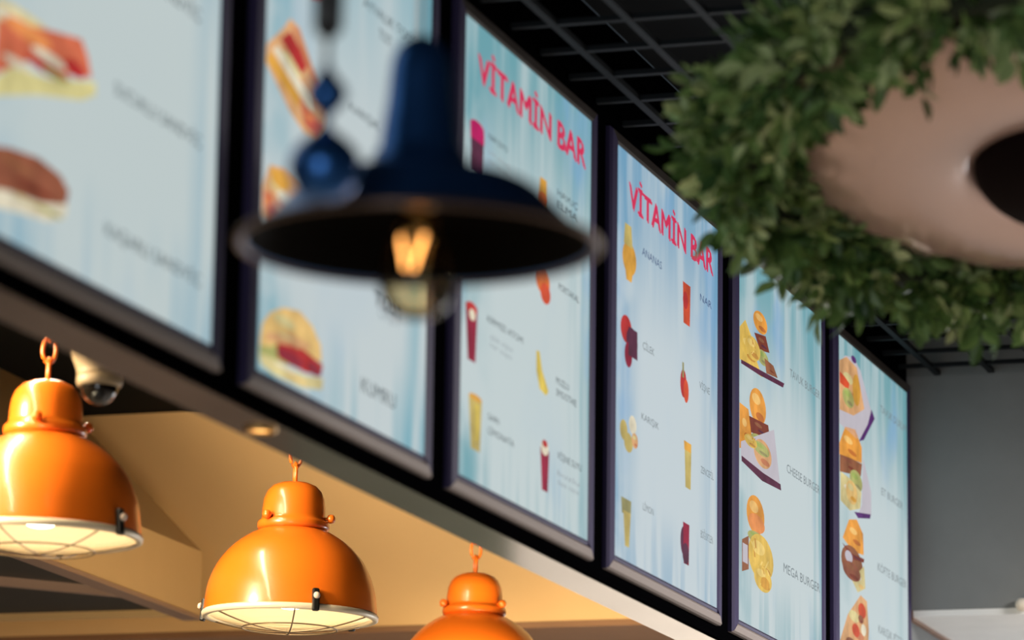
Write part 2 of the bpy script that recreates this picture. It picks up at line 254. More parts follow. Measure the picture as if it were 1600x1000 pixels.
  ('burger_print',[('e',0.171,0.297,0.094,0.051,'amberbun'),('e',0.152,0.316,0.047,0.015,'bunlight'),('e',0.194,0.271,0.047,0.011,'bundark'),('e',0.178,0.276,0.087,0.024,'salmonbun'),('e',0.178,0.236,0.094,0.017,'lettuce'),('e',0.159,0.242,0.047,0.005,'leafgreen'),('e',0.201,0.227,0.047,0.004,'olive'),('e',0.22,0.191,0.134,0.061,'fries'),('e',0.193,0.214,0.067,0.018,'frieslight'),('e',0.254,0.16,0.067,0.013,'friesdark'),('p',[(0.254,0.169),(0.268,0.169),(0.303,0.193),(0.29,0.193)],'frieslight'),('p',[(0.185,0.159),(0.199,0.159),(0.237,0.183),(0.223,0.183)],'frieslight'),('p',[(0.154,0.208),(0.167,0.208),(0.158,0.233),(0.144,0.233)],'friesdark'),('p',[(0.143,0.183),(0.156,0.183),(0.147,0.207),(0.134,0.207)],'friesdark'),('p',[(0.147,0.196),(0.16,0.196),(0.111,0.22),(0.098,0.22)],'frieslight'),('e',0.232,0.137,0.094,0.034,'fries'),('e',0.213,0.15,0.047,0.01,'frieslight'),('e',0.256,0.12,0.047,0.007,'friesdark'),('p',[(0.238,0.151),(0.247,0.151),(0.231,0.165),(0.221,0.165)],'friesdark'),('p',[(0.288,0.128),(0.298,0.128),(0.266,0.142),(0.256,0.142)],'friesdark'),('p',[(0.283,0.153),(0.292,0.153),(0.276,0.167),(0.267,0.167)],'frieslight'),('p',[(0.193,0.118),(0.203,0.118),(0.23,0.132),(0.221,0.132)],'frieslight'),('p',[(0.216,0.122),(0.226,0.122),(0.253,0.135),(0.243,0.135)],'frieslight'),('e',0.246,0.127,0.047,0.016,'amber'),('p',[(-0.007,0.208),(0.071,0.227),(0.072,0.14),(-0.006,0.125)],'patty2'),('e',0.027,0.187,0.014,0.009,'brownbun'),('e',0.04,0.16,0.014,0.007,'patty'),('p',[(0.006,0.2),(0.058,0.2),(0.059,0.151),(0.007,0.151)],'paper')]),
  ('dish_name',[('t','TAVUK BURGER',0.545,0.738,0.35,0.023,'ink')]),
  ('dish_name',[('t','CHEESE BURGER',0.509,0.468,0.383,0.024,'ink')]),
  ('dish_name',[('t','MEGA BURGER',0.473,0.191,0.417,0.026,'ink')]),
 ],
 5: [
  ('wrap_print',[('p',[(-0.008,0.89),(0.08,0.926),(0.194,0.94),(0.277,0.918),(0.41,0.828),(0.452,0.807),(0.349,0.74),(0.223,0.707),(-0.011,0.714)],'paper'),('p',[(-0.008,0.897),(0.096,0.925),(0.227,0.918),(0.325,0.813),(0.183,0.768),(0.006,0.754)],'toast'),('e',0.114,0.865,0.06,0.015,'bread'),('e',0.168,0.82,0.06,0.011,'toast2'),('p',[(-0.001,0.865),(0.063,0.862),(0.128,0.852),(0.111,0.83),(0.007,0.833)],'redorange'),('e',0.111,0.807,0.073,0.027,'lettuce'),('e',0.096,0.817,0.036,0.008,'leafgreen'),('e',0.129,0.794,0.036,0.006,'olive'),('p',[(0.41,0.828),(0.452,0.807),(0.306,0.718),(0.24,0.702),(0.358,0.773)],'violet'),('e',0.178,0.933,0.033,0.01,'violet'),('e',0.21,0.848,0.05,0.046,'amber')]),
  ('burger_print',[('p',[(-0.019,0.657),(0.077,0.717),(0.207,0.731),(0.289,0.692),(0.288,0.646),(0.124,0.633),(-0.02,0.624)],'amberbun'),('e',0.113,0.684,0.056,0.01,'bunlight'),('e',0.163,0.655,0.056,0.007,'bundark'),('p',[(-0.02,0.624),(0.141,0.636),(0.288,0.643),(0.271,0.604),(-0.02,0.574)],'patty2'),('e',0.11,0.624,0.055,0.006,'brownbun'),('e',0.16,0.606,0.055,0.005,'patty'),('e',0.205,0.579,0.082,0.031,'lettuce'),('e',0.189,0.591,0.041,0.009,'leafgreen'),('e',0.225,0.564,0.041,0.007,'olive'),('p',[(-0.02,0.574),(0.123,0.573),(0.27,0.556),(0.253,0.506),(0.122,0.48),(-0.021,0.491)],'bread'),('e',0.1,0.541,0.052,0.008,'cream'),('e',0.147,0.516,0.052,0.006,'sesamebun'),('p',[(0.289,0.663),(0.396,0.577),(0.394,0.508),(0.22,0.484),(0.27,0.519)],'paper'),('p',[(0.171,0.484),(0.386,0.51),(0.377,0.496),(0.219,0.473)],'violet'),('e',0.139,0.535,0.073,0.034,'sesamebun'),('e',0.124,0.548,0.036,0.01,'bread'),('e',0.157,0.518,0.036,0.007,'amber')]),
  ('burger_print',[('p',[(0.04,0.39),(0.121,0.454),(0.219,0.469),(0.301,0.439),(0.308,0.378),(0.169,0.368)],'amberbun'),('e',0.174,0.428,0.048,0.009,'bunlight'),('e',0.217,0.401,0.048,0.007,'bundark'),('e',0.154,0.332,0.137,0.049,'patty2'),('e',0.127,0.351,0.068,0.015,'brownbun'),('e',0.188,0.308,0.068,0.011,'patty'),('p',[(0.024,0.373),(0.169,0.361),(0.308,0.366),(0.3,0.354),(0.152,0.344)],'patty'),('e',0.17,0.363,0.051,0.003,'patty2'),('e',0.216,0.355,0.051,0.002,'plum'),('e',0.104,0.344,0.048,0.017,'paper'),('p',[(0.135,0.284),(0.299,0.344),(0.315,0.281),(0.216,0.256)],'bread'),('e',0.228,0.301,0.032,0.008,'cream'),('e',0.257,0.278,0.032,0.006,'sesamebun'),('e',0.136,0.306,0.113,0.026,'brownbun'),('e',0.113,0.316,0.056,0.008,'patty2'),('e',0.164,0.293,0.056,0.006,'patty')]),
  ('pizza_print',[('p',[(-0.003,0.091),(0.101,0.178),(0.265,0.255),(0.347,0.248),(0.371,0.167),(0.361,0.119),(-0.003,0.073)],'toast'),('e',0.179,0.182,0.067,0.016,'bread'),('e',0.239,0.134,0.067,0.012,'toast2'),('e',0.28,0.211,0.05,0.022,'redorange'),('e',0.198,0.144,0.048,0.019,'redorange'),('e',0.296,0.157,0.033,0.017,'cream'),('e',0.132,0.099,0.064,0.015,'brownbun'),('e',0.119,0.105,0.032,0.004,'patty2'),('e',0.148,0.092,0.032,0.003,'patty'),('e',0.255,0.183,0.033,0.012,'brownbun'),('e',0.248,0.188,0.016,0.004,'patty2'),('e',0.263,0.177,0.016,0.003,'patty')]),
  ('dish_name',[('t','TAVUK DÜRÜM',0.539,0.844,0.376,0.023,'ink')]),
  ('dish_name',[('t','ET BURGER',0.55,0.596,0.294,0.023,'ink')]),
  ('dish_name',[('t','KÖFTE BURGER',0.493,0.36,0.398,0.025,'ink')]),
  ('dish_name',[('t','KARIŞIK PİZZA',0.498,0.176,0.351,0.025,'ink')]),
 ],
}

INK = {'bunlight': (236, 184, 108), 'bundark': (186, 108, 48), 'frieslight': (228, 196, 112), 'friesdark': (188, 136, 62), 'leafgreen': (150, 165, 88), 'amber': (205, 150, 60), 'amberbun': (222, 150, 62), 'beet': (140, 40, 55), 'berry': (140, 25, 55), 'blue': (60, 80, 120), 'bread': (205, 190, 135),
 'brownbun': (140, 82, 60), 'cream': (214, 205, 180), 'crimson': (205, 45, 85), 'fries': (215, 178, 84), 'grey': (150, 160, 165), 'ink': (70, 79, 84), 'softink': (118, 128, 132),
 'lettuce': (165, 165, 100), 'magenta': (185, 25, 95), 'mustard': (185, 165, 95), 'olive': (140, 135, 90), 'orange': (205, 105, 50), 'paper': (188, 182, 190),
 'patty': (120, 55, 40), 'patty2': (140, 88, 60), 'plum': (85, 38, 62), 'redorange': (200, 75, 45), 'redsauce': (175, 45, 45), 'salmon': (202, 105, 75),
 'salmonbun': (222, 140, 80), 'sesamebun': (218, 180, 112), 'toast': (208, 158, 110), 'toast2': (190, 120, 85), 'violet': (85, 45, 105), 'yellow': (205, 180, 80), 'yellowbun': (205, 195, 135)}
def ink(name):
    key = 'print_'+name
    if key in MATS: return MATS[key]
    m = bpy.data.materials.new(key); m.use_nodes = True; nt = m.node_tree; b = nt.nodes['Principled BSDF']
    c = srgb(*INK[name]); b.inputs['Base Color'].default_value = (.01, .01, .01, 1); b.inputs['Roughness'].default_value = .7; b.inputs['Specular IOR Level'].default_value = .08
    tc = nt.nodes.new('ShaderNodeTexCoord'); n = nt.nodes.new('ShaderNodeTexNoise'); n.inputs['Scale'].default_value = 15; n.inputs['Detail'].default_value = 3
    nt.links.new(tc.outputs['Object'], n.inputs['Vector'])
    r = nt.nodes.new('ShaderNodeValToRGB'); v = .28 if name not in ('ink', 'softink', 'grey', 'crimson', 'blue', 'paper') else .04
    r.color_ramp.elements[0].position = .3; r.color_ramp.elements[1].position = .7
    r.color_ramp.elements[0].color = (*[x*(1-v) for x in c], 1); r.color_ramp.elements[1].color = (*[min(1, x*(1+v)) for x in c], 1)
    nt.links.new(n.outputs['Fac'], r.inputs['Fac']); nt.links.new(r.outputs['Color'], b.inputs['Emission Color']); b.inputs['Emission Strength'].default_value = 1
    MATS[key] = m; return m
def screen_mat(i):
    # backlit film: pale sheet with blue-green brush streaks; the print differs a little from board to board
    m = bpy.data.materials.new('backlit_menu_film'); m.use_nodes = True; nt = m.node_tree; N = nt.nodes; L = nt.links; b = N['Principled BSDF']
    b.inputs['Base Color'].default_value = (.01, .01, .01, 1); b.inputs['Roughness'].default_value = .7; b.inputs['Specular IOR Level'].default_value = .08
    tc = N.new('ShaderNodeTexCoord'); sp = N.new('ShaderNodeSeparateXYZ'); L.new(tc.outputs['Object'], sp.inputs[0])
    def mapr(src, a, c2, lo=0, hi=1):
        q = N.new('ShaderNodeMapRange'); q.interpolation_type = 'SMOOTHSTEP'
        q.inputs[1].default_value = a; q.inputs[2].default_value = c2; q.inputs[3].default_value = lo; q.inputs[4].default_value = hi
        L.new(src, q.inputs[0]); return q.outputs[0]
    def mth(op, a, c2):
        q = N.new('ShaderNodeMath'); q.operation = op; q.use_clamp = True
        for k2, s in enumerate((a, c2)):
            if isinstance(s, (int, float)): q.inputs[k2].default_value = s
            else: L.new(s, q.inputs[k2])
        return q.outputs[0]
    def noise(sx, sz, off, det=3):
        mp = N.new('ShaderNodeMapping'); mp.inputs['Scale'].default_value = (sx, 1, sz); mp.inputs['Location'].default_value = (off, off*.7, off*1.3)
        L.new(tc.outputs['Object'], mp.inputs[0]); n = N.new('ShaderNodeTexNoise'); n.inputs['Scale'].default_value = 1; n.inputs['Detail'].default_value = det
        L.new(mp.outputs[0], n.inputs['Vector']); return n.outputs['Fac']
    U, V = sp.outputs[0], sp.outputs[2]
    top = mth('MULTIPLY', mapr(V, .5, PH, 0, 1), [.0, .55, 1, .9, 1, 1][i])
    left = mth('MULTIPLY', mapr(U, .24, 0, 0, 1), [.35, .8, .75, .75, .6, .5][i])
    right = mth('MULTIPLY', mapr(U, PW-.2, PW, 0, 1), .8)
    low = mth('MULTIPLY', mapr(V, .2, 0, 0, 1), .5)
    edge = mth('ADD', mth('ADD', top, mth('MULTIPLY', left, mapr(noise(3, 4, 3.1+i), .38, .6))), mth('ADD', mth('MULTIPLY', right, mapr(noise(14, 1.2, 1.7+i), .35, .6)), mth('MULTIPLY', low, mapr(noise(16, 1.5, 8.2+i), .42, .6))))
    streak = mapr(noise(11, 1.4, 5.5+2*i), .3, .62, .35, 1)
    fac = mth('MULTIPLY', edge, streak)
    mx = N.new('ShaderNodeMix'); mx.data_type = 'RGBA'
    white = [(188, 200, 200), (190, 201, 203), (190, 203, 204), (192, 204, 209), (193, 205, 207), (193, 206, 208)][i]
    blue = [(120, 165, 185), (110, 165, 180), (105, 158, 168), (108, 155, 185), (112, 162, 172), (106, 158, 166)][i]
    mx.inputs[6].default_value = (*srgb(*white), 1); mx.inputs[7].default_value = (*srgb(*blue), 1)
    L.new(fac, mx.inputs[0])
    # a second, clearer blue in patches
    mx2 = N.new('ShaderNodeMix'); mx2.data_type = 'RGBA'; mx2.inputs[7].default_value = (*srgb(120, 165, 205), 1)
    L.new(mx.outputs[2], mx2.inputs[6]); L.new(mth('MULTIPLY', mapr(noise(4, 3, 11.3+i), .52, .75, 0, .7), mth('ADD', edge, .12)), mx2.inputs[0])
    L.new(mx2.outputs[2], b.inputs['Emission Color']); b.inputs['Emission Strength'].default_value = 1.0
    return m
m_side = mat('shade_toned_frame', (.045, .035, .10), .55, 0, spec=.2)  # frame sides, rail and top: reflected light and dark put into the colours
m_rail = mat('bright_toned_rail', (.3, .245, .22), .5, .1, bump=.05, spec=.3)
m_top = mat('dim_toned_frame', (.055, .042, .034), .4, .3)
m_body = mat('lightbox_black_body', (.01, .01, .012), .5)
def bar(bm, inner, outer, depth_in, depth_out):
    # one mitred side of a frame: inner edge two points, outer edge two points (u,v)
    (a, b), (c, d) = inner, outer
    ring = [[(p[0], -dd, p[1]) for p in (a, b)] for dd in (depth_in,)]
    mid = lambda p, q, t: (p[0]+(q[0]-p[0])*t, p[1]+(q[1]-p[1])*t)
    rows = [((a, b), .0), ((a, b), depth_in), ((mid(a, c, .22), mid(b, d, .22)), depth_in+.003), ((mid(a, c, .3), mid(b, d, .3)), depth_out), ((mid(a, c, .85), mid(b, d, .85)), depth_out-.002), ((c, d), depth_out-.008), ((c, d), 0)]
    vs_ = [[bm.verts.new((p[0], -dd, p[1])) for p in ab] for ab, dd in rows]
    for r1, r2 in zip(vs_, vs_[1:]+vs_[:1]): bm.faces.new((r1[0], r1[1], r2[1], r2[0]))
    bm.faces.new([r[0] for r in vs_]); bm.faces.new([r[1] for r in reversed(vs_)])
    bmesh.ops.recalc_face_normals(bm, faces=bm.faces); return bm
def text_mesh(s, w_, h, material, thick=0):
    cu = bpy.data.curves.new('text', 'FONT'); cu.body = s; cu.size = 1; cu.fill_mode = 'FRONT'; cu.resolution_u = 2
    o = bpy.data.objects.new('text', cu); COL.objects.link(o)
    bpy.context.view_layer.update()
    me = bpy.data.meshes.new_from_object(o.evaluated_get(bpy.context.evaluated_depsgraph_get()))
    bpy.data.objects.remove(o); bpy.data.curves.remove(cu)
    xs = [v.co.x for v in me.vertices]; x0, x1 = min(xs), max(xs)
    k2 = w_/(x1-x0); kz = h/.72
    for v in me.vertices: v.co = Vector(((v.co.x-x0)*k2, 0, v.co.y*kz))
    if thick:                                                  # bold: lay the letters twice, slightly apart
        b2 = bmesh.new(); b2.from_mesh(me); g = bmesh.ops.duplicate(b2, geom=b2.verts[:]+b2.edges[:]+b2.faces[:])
        for v in g['geom']:
            if isinstance(v, bmesh.types.BMVert): v.co += Vector((thick, -.0002, -thick*.5))
        b2.to_mesh(me); b2.free()
    me.materials.clear(); me.materials.append(material); return me
def word_spans(s, w_):
    # split a line of lettering into its words, each with its offset and width
    def ext(t):
        cu = bpy.data.curves.new('text', 'FONT'); cu.body = t; o = bpy.data.objects.new('text', cu); COL.objects.link(o); bpy.context.view_layer.update()
        xs = [p[0] for p in o.bound_box]; bpy.data.objects.remove(o); bpy.data.curves.remove(cu); return max(xs)-min(xs)
    if ' ' not in s: return [(s, 0, w_)]
    tot = ext(s); out = []; pos = 0
    for wd in s.split(' '):
        end = s.index(wd, pos)+len(wd); e1 = ext(s[:end]); ww = ext(wd)
        out.append((wd, (e1-ww)/tot*w_, ww/tot*w_)); pos = end
    return out
BOARD = ['nearest backlit menu board with two large sandwiches, cut off at left', 'backlit menu board with toast stack and burger behind the navy pendant',
 'VİTAMİN BAR menu board nearer the navy pendant', 'VİTAMİN BAR menu board touched by the leafy wreath',
 'backlit burger menu board between VİTAMİN BAR and the last board', 'farthest backlit menu board beside the grey end beam']
for i in range(-1, 6):      # an added board before the first, out of view, lights the navy pendant
    root = empty('menu_lightbox', (S0+PER*i, WY, ZB), BOARD[i] if i >= 0 else 'added unseen backlit board that lights the navy pendant', 'menu board', 'backlit menu boards in a row')
    part('housing', bx(-.035, PW+.04, -.012, -.0005, -.025, PH+.02), m_body, root)
    scr = part('screen', bx(0, PW, -.016, -.0125, 0, PH), screen_mat(max(i, 0)), root)
    l, r_, lo, hi = -.05, PW+.056, -.037, PH+.034
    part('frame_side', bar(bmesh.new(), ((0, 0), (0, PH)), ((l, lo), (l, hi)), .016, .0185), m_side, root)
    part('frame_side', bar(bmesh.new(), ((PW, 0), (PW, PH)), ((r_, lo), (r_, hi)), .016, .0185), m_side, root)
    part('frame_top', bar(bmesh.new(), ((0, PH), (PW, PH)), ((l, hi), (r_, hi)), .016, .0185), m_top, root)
    part('frame_bottom', bar(bmesh.new(), ((-.016, -.012), (PW+.018, -.012)), ((l, lo), (r_, lo)), .016, .0185), m_rail, root, label='bottom rail, reflected brightness in its colour')
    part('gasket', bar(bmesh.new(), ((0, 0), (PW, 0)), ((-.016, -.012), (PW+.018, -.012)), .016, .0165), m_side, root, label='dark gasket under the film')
    for name, shapes in PRINTS.get(i, []):
        if shapes[0][0] == 't':
            _, s, u, v, w_, h, c = shapes[0]; c = 'softink' if c == 'ink' and i > 2 else c
            w_ = min(w_, PW-.012-u)
            for wd, du, dw in word_spans(s, w_):
                link(name, text_mesh(wd, dw, h, ink(c), .008 if c == 'crimson' else 0), scr, (u+du, -.0164, v))
            continue
        bm = bmesh.new(); mats = []
        for n_, sh in enumerate(shapes):
            c = sh[-1]
            if ink(c) not in mats: mats.append(ink(c))
            y = -.0163-.0003*n_
            if sh[0] == 'e': pts = [(sh[1]+sh[3]*math.cos(t*PI/12), sh[2]+sh[4]*math.sin(t*PI/12)) for t in range(24)]
            else: pts = sh[1]
            # clip to the film
            pts = [(min(max(p[0], .003), PW-.003), min(max(p[1], .003), PH-.003)) for p in pts]
            vv = [bm.verts.new((p[0], y, p[1])) for p in pts]
            try:
                f = bm.faces.new(vv); f.material_index = mats.index(ink(c))
            except ValueError: pass
        bmesh.ops.dissolve_degenerate(bm, dist=1e-5, edges=bm.edges)
        bmesh.ops.triangulate(bm, faces=bm.faces)
        bmesh.ops.recalc_face_normals(bm, faces=bm.faces)
        part(name, bm, mats, scr)

# ------------------------------------------------------------------ orange pendants
m_or = mat('orange_enamel', (.87, .175, .01), .32, 0, .5, var=.02)
m_in = mat('white_enamel_inside', (.9, .8, .62), .45)
m_steel = mat('pale_steel_rim', (.85, .72, .52), .4, .15)
m_wire = mat('dull_steel_wire', (.3, .22, .14), .4, .7)
m_blk = mat('black_plastic', (.01, .009, .008), .35)
m_but = mat('pale_rubber_button', (.75, .6, .48), .5)
def clear_glass(name, tint, gloss=.12):
    m = bpy.data.materials.new(name); m.use_nodes = True; nt = m.node_tree; nt.nodes.remove(nt.nodes['Principled BSDF'])
    t = nt.nodes.new('ShaderNodeBsdfTransparent'); t.inputs[0].default_value = (*tint, 1)
    g = nt.nodes.new('ShaderNodeBsdfGlossy'); g.inputs['Roughness'].default_value = .05
    lw = nt.nodes.new('ShaderNodeLayerWeight'); lw.inputs[0].default_value = gloss
    mx = nt.nodes.new('ShaderNodeMixShader'); nt.links.new(lw.outputs['Fresnel'], mx.inputs[0]); nt.links.new(t.outputs[0], mx.inputs[1]); nt.links.new(g.outputs[0], mx.inputs[2])
    nt.links.new(mx.outputs[0], nt.nodes['Material Output'].inputs[0]); return m
m_glass = clear_glass('clear_lens_glass', (.97, .95, .9))
m_bulb = mat('lit_bulb', (1, 1, 1), .4, emit=(1, .86, .62), es=13)
R = .175
PS = 1.276
def orange_pendant(loc, rot, label):
    root = empty('pendant_lamp', loc, label, 'lamp', 'orange pendant lamps behind the menu wall'); root.rotation_euler = (Matrix.Rotation(.014, 3, 'X') @ Matrix.Rotation(rot, 3, 'Z')).to_euler(); root.scale = (PS, PS, PS)
    dome = smooth_prof([(R, 0), (R-.001, .02), (R*.955, .062), (R*.85, .104), (R*.70, .136), (R*.53, .159), (.068, .172), (.062, .176)], 4)
    inner = [(r-.004, z-.003 if z > .02 else z) for r, z in reversed(dome)]
    part('shade', lathe(dome+inner, 64, True), m_or, root, True)
    lin = smooth_prof([(R-.0045, .001), (R-.006, .02), (R*.93, .06), (R*.82, .1), (R*.67, .13), (R*.5, .152), (.05, .162), (0, .163)], 3)
    part('shade_lining', lathe(lin, 64), m_in, root, True, label='white enamel inside of the shade')
    cap = [(.060, .172), (.067, .174), (.069, .178), (.069, .186), (.0675, .190), (.062, .193), (.061, .2), (.0605, .215), (.058, .236), (.052, .252), (.042, .263), (.028, .2695), (.012, .272), (0, .272)]
    cap = [(r*1.06, z_) for r, z_ in cap]
    co = part('cap', lathe(cap, 48), m_or, root, True)
    for k in range(3):
        a = 2*PI*k/3-PI/6
        s = part('thumb_screw', lathe([(0, 0), (.0035, .001), (.0035, .012), (.008, .013), (.0095, .018), (.0085, .024), (.004, .027), (0, .0272)], 16), m_or, co, True)
        s.location = (.059*math.cos(a), .059*math.sin(a), .196); s.rotation_euler = (0, PI/2, a)
    # hanging eye and chain up to the kitchen ceiling
    z = .270
    for k in range(4):
        pts = []
        for t in range(20):
            q = 2*PI*t/20; pts.append((.0115*math.cos(q), 0, .0225*math.sin(q)))
        li = part('chain_link', tube(pts, .0036, 8, True), m_or, root, True); li.location = (0, 0, z+.019+k*.037); li.rotation_euler = (0, 0, (0.5 if k % 2 == 0 else .5+PI/2)-rot)
    ztop = z+.019+3*.037+.02
    part('cord', tube([(0, 0, ztop-.004), (0, 0, (ZC+.005-loc[2])/PS)], .003, 8), m_blk, root, True)
    # rim ring, lens and guard
    ring = [(R+.0015, .004), (R+.004, 0), (R+.003, -.007), (R-.001, -.009), (R-.008, -.008), (R-.010, -.002), (R-.006, .002)]
    rm = part('rim', lathe(ring, 64, True), m_steel, root, True, label='pale steel rim with wire guard')
    lens = [(R-.009, -.003), (R*.8, -.012), (R*.55, -.021), (R*.3, -.026), (0, -.028)]
    part('lens', lathe(smooth_prof(lens, 3), 48), m_glass, root, True, label='clear glass lens')
    g = bmesh.new()
    for k in range(3):
        a = PI*k/3+.3
        pts = [((R-.006)*t*math.cos(a), (R-.006)*t*math.sin(a), -.008-.026*(1-t*t)) for t in [x/8-1 for x in range(17)]]
        tube(pts, .0016, 6, False, g)
    tube([(R*.55*math.cos(q*PI/18), R*.55*math.sin(q*PI/18), -.0275) for q in range(36)], .0016, 6, True, g)
    part('wire', g, m_wire, rm, True, label='wire guard')
    for k in range(3):
        a = 2*PI*k/3+PI/6
        la = part('latch', bx(-.005, .006, -.007, .007, -.012, .034, bevel=.003), m_blk, root, label='black latch on the rim')
        la.location = ((R+.006)*math.cos(a), (R+.006)*math.sin(a), 0); la.rotation_euler = (0, -.1, a)
        bt = part('button', lathe([(0, 0), (.006, 0), (.007, .003), (.005, .007), (0, .008)], 14), m_but, la, True)
        bt.location = (.006, 0, .018); bt.rotation_euler = (0, PI/2, 0)
    bl = part('bulb', lathe(smooth_prof([(0, .0), (.018, .002), (.029, .010), (.032, .028), (.025, .055), (.014, .075), (.013, .1), (0, .101)], 3), 24), m_bulb, root, True, loc=(0, 0, .012), label='glowing white bulb')
    part('socket', lathe([(0, .108), (.02, .108), (.02, .155), (0, .155)], 20), m_in, root, True)
    return root
# rotations turn latch and thumb screws as they hang
orange_pendant((8.086, 3.7, 2.959), math.radians(-17), 'large glossy orange pendant lamp at the left edge beside the dome camera')
orange_pendant((9.640, 3.7, 2.986), math.radians(-53), 'middle glossy orange pendant lamp with full shade in view')
orange_pendant((11.134, 3.7, 2.963), math.radians(43), 'farthest orange pendant lamp, its lower shade cut off by the picture edge')

# ------------------------------------------------------------------ kitchen hood
m_hood = mat('cream_painted_hood', (.62, .42, .2), .45, .1, var=.02)
m_hdark = mat('dark_hood_inside', (.008, .006, .004), .7, var=.2)  # near-black, slightly mottled tone for the hood underside
m_lip = mat('brushed_hood_lip', (.34, .24, .2), .35, .5)
hood = empty('kitchen_hood', (11.7, 4.793, 3.288), 'cream exhaust hood with sloped top in the kitchen corner', 'hood'); hood.rotation_euler = (0, 0, math.radians(1.5)); hood.scale = (1.104, 1.104, 1.104)
HL = -2.2
def prism_x(prof, x0, x1):
    bm = bmesh.new(); a = [bm.verts.new((x0, y, z)) for y, z in prof]; b = [bm.verts.new((x1, y, z)) for y, z in prof]; n = len(prof)
    for i in range(n): bm.faces.new((a[i], a[(i+1) % n], b[(i+1) % n], b[i]))
    bm.faces.new(a); bm.faces.new(list(reversed(b))); bmesh.ops.recalc_face_normals(bm, faces=bm.faces); return bm
part('front_band', prism_x([(0, 0), (.02, 0), (.02, .185), (0, .185)], HL, 0), m_hood, hood)
part('end_panel', prism_x([(.02, 0), (1.6, 0), (1.6, .86), (.69, .86), (.02, .19)], -.02, 0), m_hood, hood)
part('sloped_panel', prism_x([(0, .185), (.02, .185), (.70, .86), (.67, .86)], HL, -.0), m_hood, hood)
part('top_panel', prism_x([(.69, .86), (1.6, .86), (1.6, .88), (.69, .88)], HL, 0), m_hood, hood)
part('lip', prism_x([(-.004, -.012), (.05, -.012), (.05, 0), (-.004, 0)], HL, 0), m_lip, hood, label='brushed metal lip')
part('filter_tray', prism_x([(.05, .02), (1.6, .02), (1.6, .035), (.05, .035)], HL, -.02), m_hdark, hood, label='dark underside of the hood')
rr = part('drip_rail', bx(-.012, .012, 0, 1.5, -.004, .02), m_lip, hood, label='diagonal drip rail'); rr.location = (-.42, .05, 0); rr.rotation_euler = (0, 0, math.radians(48))

# ------------------------------------------------------------------ dome camera and downlight under the menu wall
dc = empty('security_camera', (7.475, 3.3, 3.17), 'white dome security camera hanging behind the menu wall beside an orange lamp', 'camera')
m_cam = mat('cream_white_plastic', (.42, .3, .17), .5)
part('mount', lathe(smooth_prof([(0, .088), (.062, .086), (.066, .078), (.058, .05), (.047, .022), (.043, .012), (0, .012)], 3), 40), m_cam, dc, True)
part('collar', lathe([(0, .012), (.044, .012), (.047, .008), (.047, -.006), (.043, -.011), (.037, -.011), (0, -.008)], 40), m_cam, dc, True)
part('dome', lathe([(.038*math.cos(t*PI/20), -.009-.040*math.sin(t*PI/20)) for t in range(11)], 36), mat('smoked_dome', (.012, .009, .006), .12, 0, .2), dc, True, label='smoked dark dome')
ln = part('lens', lathe([(0, 0), (.012, 0), (.012, .012), (.009, .014), (0, .0142)], 20), m_blk, dc, True); ln.location = (-.018, -.008, -.03); ln.rotation_euler = (0, -2.2, .3)
part('pole', tube([(0, 0, .08), (0, 0, ZC+.005-3.17)], .02, 12), m_cam, dc, True)
dl = empty('downlight', (6.718, 2.645, WB), 'small glowing round downlight set in the underside of the menu wall', 'light'); dl.scale = (1.3, 1.3, 1.3)
part('bezel', lathe([(.016, 0), (.024, 0), (.024, -.004), (.02, -.006), (.016, -.003)], 32, True), mat('brass_bezel', (.7, .42, .15), .3, .8), dl, True)
part('diffuser', lathe([(.0165, -.0015), (.01, -.003), (0, -.0035)], 28), mat('glowing_diffuser', (1, .8, .5), .5, emit=(1, .5, .13), es=3.2), dl, True, label='warm glowing diffuser')
sp = empty('ceiling_spot', (12.03, 2.243, 3.295), 'small pale round fitting at the foot of the grey beam', 'light')
part('ball', lathe([(0, .02), (.014, .018), (.022, .008), (.022, -.004), (.015, -.016), (0, -.02)], 24), mat('pale_cream_plastic', (.75, .68, .58), .4), sp, True)
part('bracket', bx(0, .02, -.008, .008, -.008, .008, bevel=.002), m_blk, sp)

# ------------------------------------------------------------------ navy pendant with counterweight
m_navy = mat('navy_enamel', (.035, .14, .42), .3, .8, 0, var=.1, vscale=20)
m_nin = mat('dark_shade_inside', (.002, .0015, .001), .8, spec=.05)
m_rim = mat('warm_lit_edge', (.16, .105, .08), .4, .8)  # bulb light caught by the lip is put into the rim colour
NL = (4.786, 1.673, 2.765)
nav = empty('pendant_lamp', NL, 'blurred navy blue enamel pendant lamp with glowing filament bulb in front', 'lamp')
nav.scale = (1.14, 1.14, 1.14); K = .204/280
prof = [(280, 0), (256, 17), (230, 41), (196, 76), (172, 92), (145, 101), (112, 108), (80, 114)]
prof = smooth_prof([(a*K, b*K) for a, b in prof], 4)
inn = [(r-.002, z-.003) for r, z in reversed(prof)]; inn[-1] = (prof[0][0]-.002, 0)
part('shade', lathe(prof+inn, 64, True), m_navy, nav, True)
part('shade_lining', lathe([(r-.0022, z-.0045 if z > .004 else z) for r, z in prof]+[(0, .078)], 64), m_nin, nav, True, label='dark inside of the shade')
part('rim', tube([(.204*math.cos(t*PI/32), .204*math.sin(t*PI/32), 0) for t in range(64)], .0045, 8, True), m_rim, nav, True, label='rolled rim, caught bulb light in its colour')
part('collar', lathe([(a*K, b*K) for a, b in [(60, 112), (82, 113), (84, 118), (76, 121), (74, 140), (70, 146), (56, 148)]], 48), m_navy, nav, True)
part('neck', lathe(smooth_prof([(a*K, b*K) for a, b in [(66, 146), (64, 152), (59, 190), (53, 230), (50, 265), (46, 296), (36, 318), (18, 332), (0, 335)]], 3), 40), m_navy, nav, True)
part('cord', tube([(0, 0, 333*K), (0, 0, (ZC-NL[2])/1.14)], .003, 8), m_blk, nav, True)
